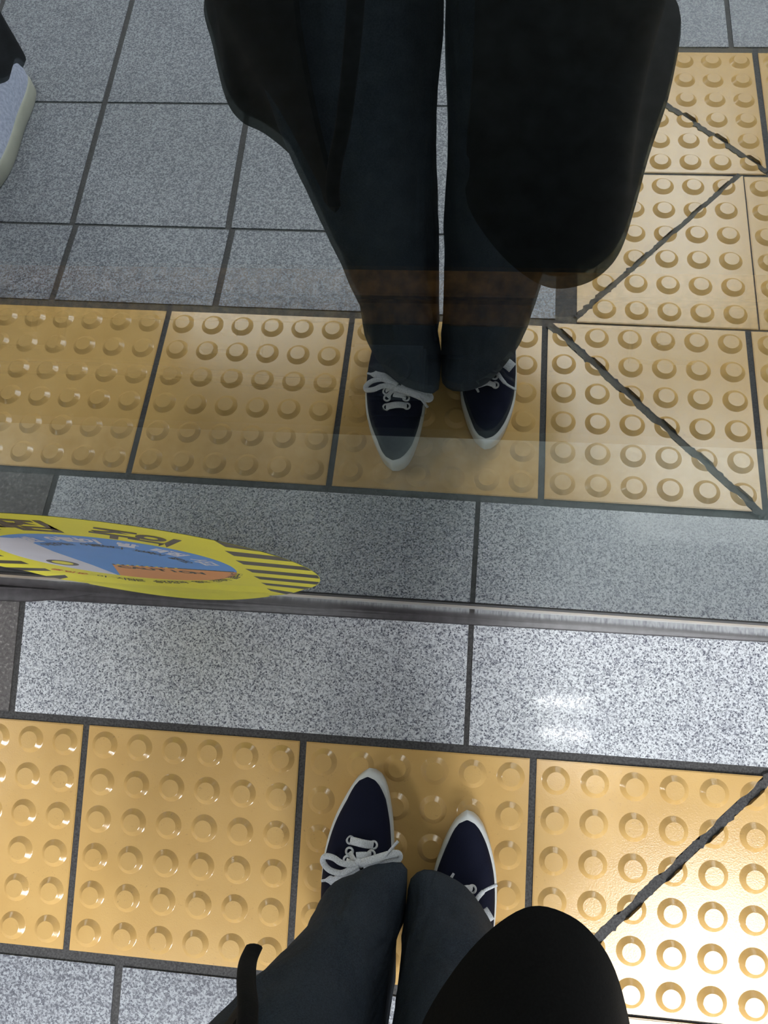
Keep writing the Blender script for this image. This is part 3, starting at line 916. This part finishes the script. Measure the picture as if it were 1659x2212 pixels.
# hanging tie belt end
bm = bmesh.new()
ribbon(bm, [(.3700, -.2125, .500), (.3715, -.2120, .520), (.3785, -.2085, .550), (.3925, -.2060, .600), (.410, -.215, .70), (.415, -.255, .85), (.42, -.275, .95)], .0115, .005, up=(0, 1, 0), k=8)
part('coat_belt', bm, M_COAT)

# shoes
Ll = [(.3905, -.2065), (.3871, -.2085), (.3757, -.2188), (.3622, -.2425), (.3501, -.2708), (.3424, -.3005), (.3390, -.3300), (.3400, -.3620), (.3450, -.40), (.3540, -.435), (.3700, -.458), (.3880, -.465)]
Lr = [(.3905, -.2065), (.3960, -.2066), (.4025, -.2085), (.4105, -.2158), (.4175, -.2325), (.4237, -.2595), (.4268, -.2821), (.4290, -.3101), (.4290, -.345), (.4270, -.385), (.4230, -.42), (.4150, -.448), (.4020, -.462), (.3880, -.465)]
Rl = [(.5180, -.2490), (.5155, -.2500), (.5045, -.2600), (.4935, -.2805), (.4858, -.3020), (.4800, -.3225), (.4765, -.3500), (.4760, -.39), (.4790, -.43), (.4850, -.468), (.4970, -.495), (.5150, -.507)]
Rr = [(.5180, -.2490), (.5225, -.2492), (.5305, -.2535), (.5390, -.2640), (.5475, -.2830), (.5540, -.3050), (.5577, -.3268), (.5588, -.3542), (.5570, -.3900), (.5540, -.43), (.5480, -.468), (.5350, -.497), (.5150, -.507)]
sh1 = make_shoe(person, 'shoe', Ll, Lr, m_upper=M_NAVY, m_sole=M_SOLE, label='left navy canvas sneaker with a full white bow')
sh2 = make_shoe(person, 'shoe', Rl, Rr, m_upper=M_NAVY, m_sole=M_SOLE, label='right navy canvas sneaker, laces half under the hem')
for s_ in (sh1, sh2):
    s_.data.transform(inv)
    for c_ in s_.children: c_.data.transform(inv)
def sub(name, bm, mat, par):
    o = bm_obj(name, bm, mat, par, True); o.data.transform(inv); return o
def shoe_top_z(x, y): return 0
# laces of the left shoe
bm = bmesh.new()
LT = lambda f: 1.0
ribbon(bm, [(.3765, -.2850, .0525), (.384, -.2845, .0570), (.391, -.2850, .0590), (.398, -.2862, .0575), (.4045, -.2880, .0530)], 0.0097, 0.0024, up=(0, .2, 1))
ribbon(bm, [(.3772, -.2965, .0590), (.3815, -.3010, .0640), (.3880, -.3060, .0680)], 0.0065, 0.0024)
ribbon(bm, [(.3865, -.2985, .0660), (.3930, -.2972, .0670), (.3990, -.2972, .0655), (.4030, -.2975, .0615)], 0.0104, 0.0024)
ribbon(bm, [(.3745, -.3055, .0610), (.381, -.3058, .0670), (.3885, -.3062, .0690)], 0.0059, 0.0024)
ribbon(bm, [(.3905, -.3085, .070), (.3909, -.3040, .0725), (.3912, -.3005, .070)], 0.0104, 0.0044)            # knot
ribbon(bm, [(.3895, -.3040, .0720), (.3790, -.3058, .0735), (.3690, -.3045, .0740), (.3595, -.3005, .0720), (.3500, -.3002, .0690), (.3462, -.3040, .0670), (.3470, -.3095, .0670), (.3555, -.3160, .0690), (.3690, -.3172, .0720), (.3800, -.3120, .0730), (.3895, -.3060, .0730)], 0.0072, 0.0026, up=(0, .6, 1), k=6)
ribbon(bm, [(.3925, -.3030, .0720), (.4030, -.2990, .0740), (.4150, -.2945, .0740), (.4280, -.2905, .0720), (.4365, -.2905, .0690), (.4372, -.2960, .0680), (.4260, -.3015, .0700), (.4100, -.3030, .0720), (.3960, -.3050, .0725)], 0.0091, 0.0026, up=(0, .5, 1), k=6)
ribbon(bm, [(.3935, -.3045, .0740), (.4060, -.3010, .0750), (.4145, -.2982, .0745), (.4215, -.2925, .0740), (.4262, -.2865, .0745), (.4310, -.2800, .0755), (.4362, -.2733, .0760)], 0.0059, 0.0024, k=6, taper=lambda f: 1 if f < .55 else .60)
ribbon(bm, [(.3890, -.3070, .0730), (.3800, -.3150, .0720), (.3700, -.3235, .0700), (.3610, -.3290, .0670), (.3550, -.3290, .0650), (.3448, -.3312, .0640)], 0.0111, 0.0026, k=6, taper=lambda f: 1 if f < .78 else max(.30, 1-(f-.78)*6))
sub('laces', bm, M_LACE, sh1)
bm = bmesh.new(); eyelets(bm, [(.3760, -.2850, .0510), (.4050, -.2882, .0515), (.3765, -.2962, .0575), (.4036, -.2963, .0600), (.3745, -.3057, .0590), (.4075, -.3040, .0650)])
sub('eyelets', bm, M_EYE, sh1)
# laces of the right shoe
bm = bmesh.new()
ribbon(bm, [(.5268, -.3275, .0540), (.5215, -.3262, .0590), (.5150, -.3262, .0615), (.5085, -.3235, .0620), (.5010, -.3215, .0600)], 0.0078, 0.0024, up=(0, .2, 1))
ribbon(bm, [(.4970, -.3225, .0620), (.4990, -.3175, .0650), (.5012, -.3130, .0660), (.5040, -.3080, .0655)], 0.0049, 0.0022, taper=lambda f: 1 - .4*f)
ribbon(bm, [(.5262, -.3470, .0600), (.5300, -.3400, .0640), (.5345, -.3325, .0640), (.5405, -.3265, .0620), (.5480, -.3225, .0600), (.5560, -.3188, .0590)], 0.0055, 0.0024, taper=lambda f: 1 if f < .6 else .7)
ribbon(bm, [(.5210, -.3590, .0720), (.5300, -.3560, .0740), (.5400, -.3525, .0730), (.5490, -.3475, .0690)], 0.0149, 0.0040, up=(0, .5, 1))
sub('laces', bm, M_LACE, sh2)
bm = bmesh.new(); eyelets(bm, [(.5270, -.3287, .0530), (.5252, -.3400, .0580), (.4990, -.3290, .0590)])
sub('eyelets', bm, M_EYE, sh2)
# stitched facing line on the left shoe
bm = bmesh.new()
ribbon(bm, [(.3655, -.3080, .0600), (.3670, -.2930, .0575), (.3730, -.2795, .0545), (.3850, -.2745, .0545), (.3960, -.2755, .0545)], .0010, .0008)
sub('stitching', bm, M_NAVY, sh1)
# ankles are inside the jeans; toe-side sock edge is hidden

# ---------------- the bystander behind on the left
ORG2 = Vector((-.476, -.895, 0))
by = new_obj('person', body_mesh(-1), M_SKIN); by.location = ORG2
tag(by, 'person in black trousers and pale lilac sneakers waiting at the left, mirrored in the glass', 'person')
bm_obj('hair', hair_bm(False), M_HAIR, by, True); face_parts(by)
for s_, lab in ((1, 'right pale lilac sneaker with cream sole'), (-1, 'left pale lilac sneaker with cream sole')):
    lf = [(-.002, .205), (-.020, .200), (-.038, .175), (-.046, .13), (-.045, .06), (-.036, .0), (-.036, -.05), (-.028, -.078), (-.002, -.086)]
    rt = [(-.002, .205), (.018, .200), (.036, .178), (.045, .14), (.046, .09), (.042, .03), (.042, -.03), (.034, -.070), (.018, -.083), (-.002, -.086)]
    if s_ < 0: lf, rt = [(-x, y) for x, y in rt], [(-x, y) for x, y in lf]
    ox = .058*s_ + (.014 if s_ > 0 else -.014)
    shb = make_shoe(by, 'shoe', [(x+ox, y-.005) for x, y in lf], [(x+ox, y-.005) for x, y in rt], z_sole=(.001, .030), m_upper=M_LILAC, m_sole=M_CREAM, collar=.088, label=lab, toeflat=.045)
    bm = bmesh.new()
    for q in range(4): ribbon(bm, [(ox-.018, .085-.020*q, .068+.005*q), (ox, .086-.020*q, .074+.005*q), (ox+.018, .085-.020*q, .068+.005*q)], .006, .002)
    bm_obj('laces', bm, M_LACE, shb, True)
bm = bmesh.new()
for s_ in (1, -1):
    cx = s_*.072
    S = [(.048, ell(cx-.066, cx+.036, -.128, .026, 24)), (.12, ell(cx-.066, cx+.036, -.125, .03, 24)), (.30, ell(cx-.072, cx+.036, -.12, .04, 24)), (.55, ell(s_*.085-.078, s_*.085+.078, -.11, .07, 24)), (.85, ell(s_*.08-.09, s_*.08+.09, -.12, .09, 24)), (.98, ell(s_*.07-.08, s_*.07+.08, -.11, .09, 24))]
    if s_ < 0: S = [(.048, ell(cx-.036, cx+.066, -.128, .026, 24)), (.12, ell(cx-.036, cx+.066, -.125, .03, 24)), (.30, ell(cx-.03, cx+.070, -.11, .04, 24))] + S[3:]
    rg = leg_mesh(bm, S, seed=9+s_, amp=.002); loft(bm, rg, False, True)
bm_obj('trousers', bm, M_BTROU, by, True)
bm = bmesh.new()
rg = [[(w_*math.cos(a), d_*math.sin(a)-.005, z) for a in [2*PI*q/32 for q in range(32)]] for z, w_, d_ in
      ((.84, .178, .135), (.95, .170, .130), (1.08, .160, .125), (1.20, .175, .128), (1.29, .170, .105), (1.34, .10, .075), (1.40, .060, .060))]
loft(bm, rg)
tube(bm, [(-.13, -.01, 1.30), (-.17, .01, 1.25), (-.225, .085, 1.10), (-.20, .15, 1.10), (-.125, .25, 1.118)], lambda f: .068 - .024*f, 18)
tube(bm, [(.13, -.01, 1.30), (.18, -.01, 1.22), (.205, -.02, 1.03), (.21, .005, .93), (.207, .028, .83)], lambda f: .066 - .020*f, 18)
bm_obj('jacket', bm, M_JKT, by, True)
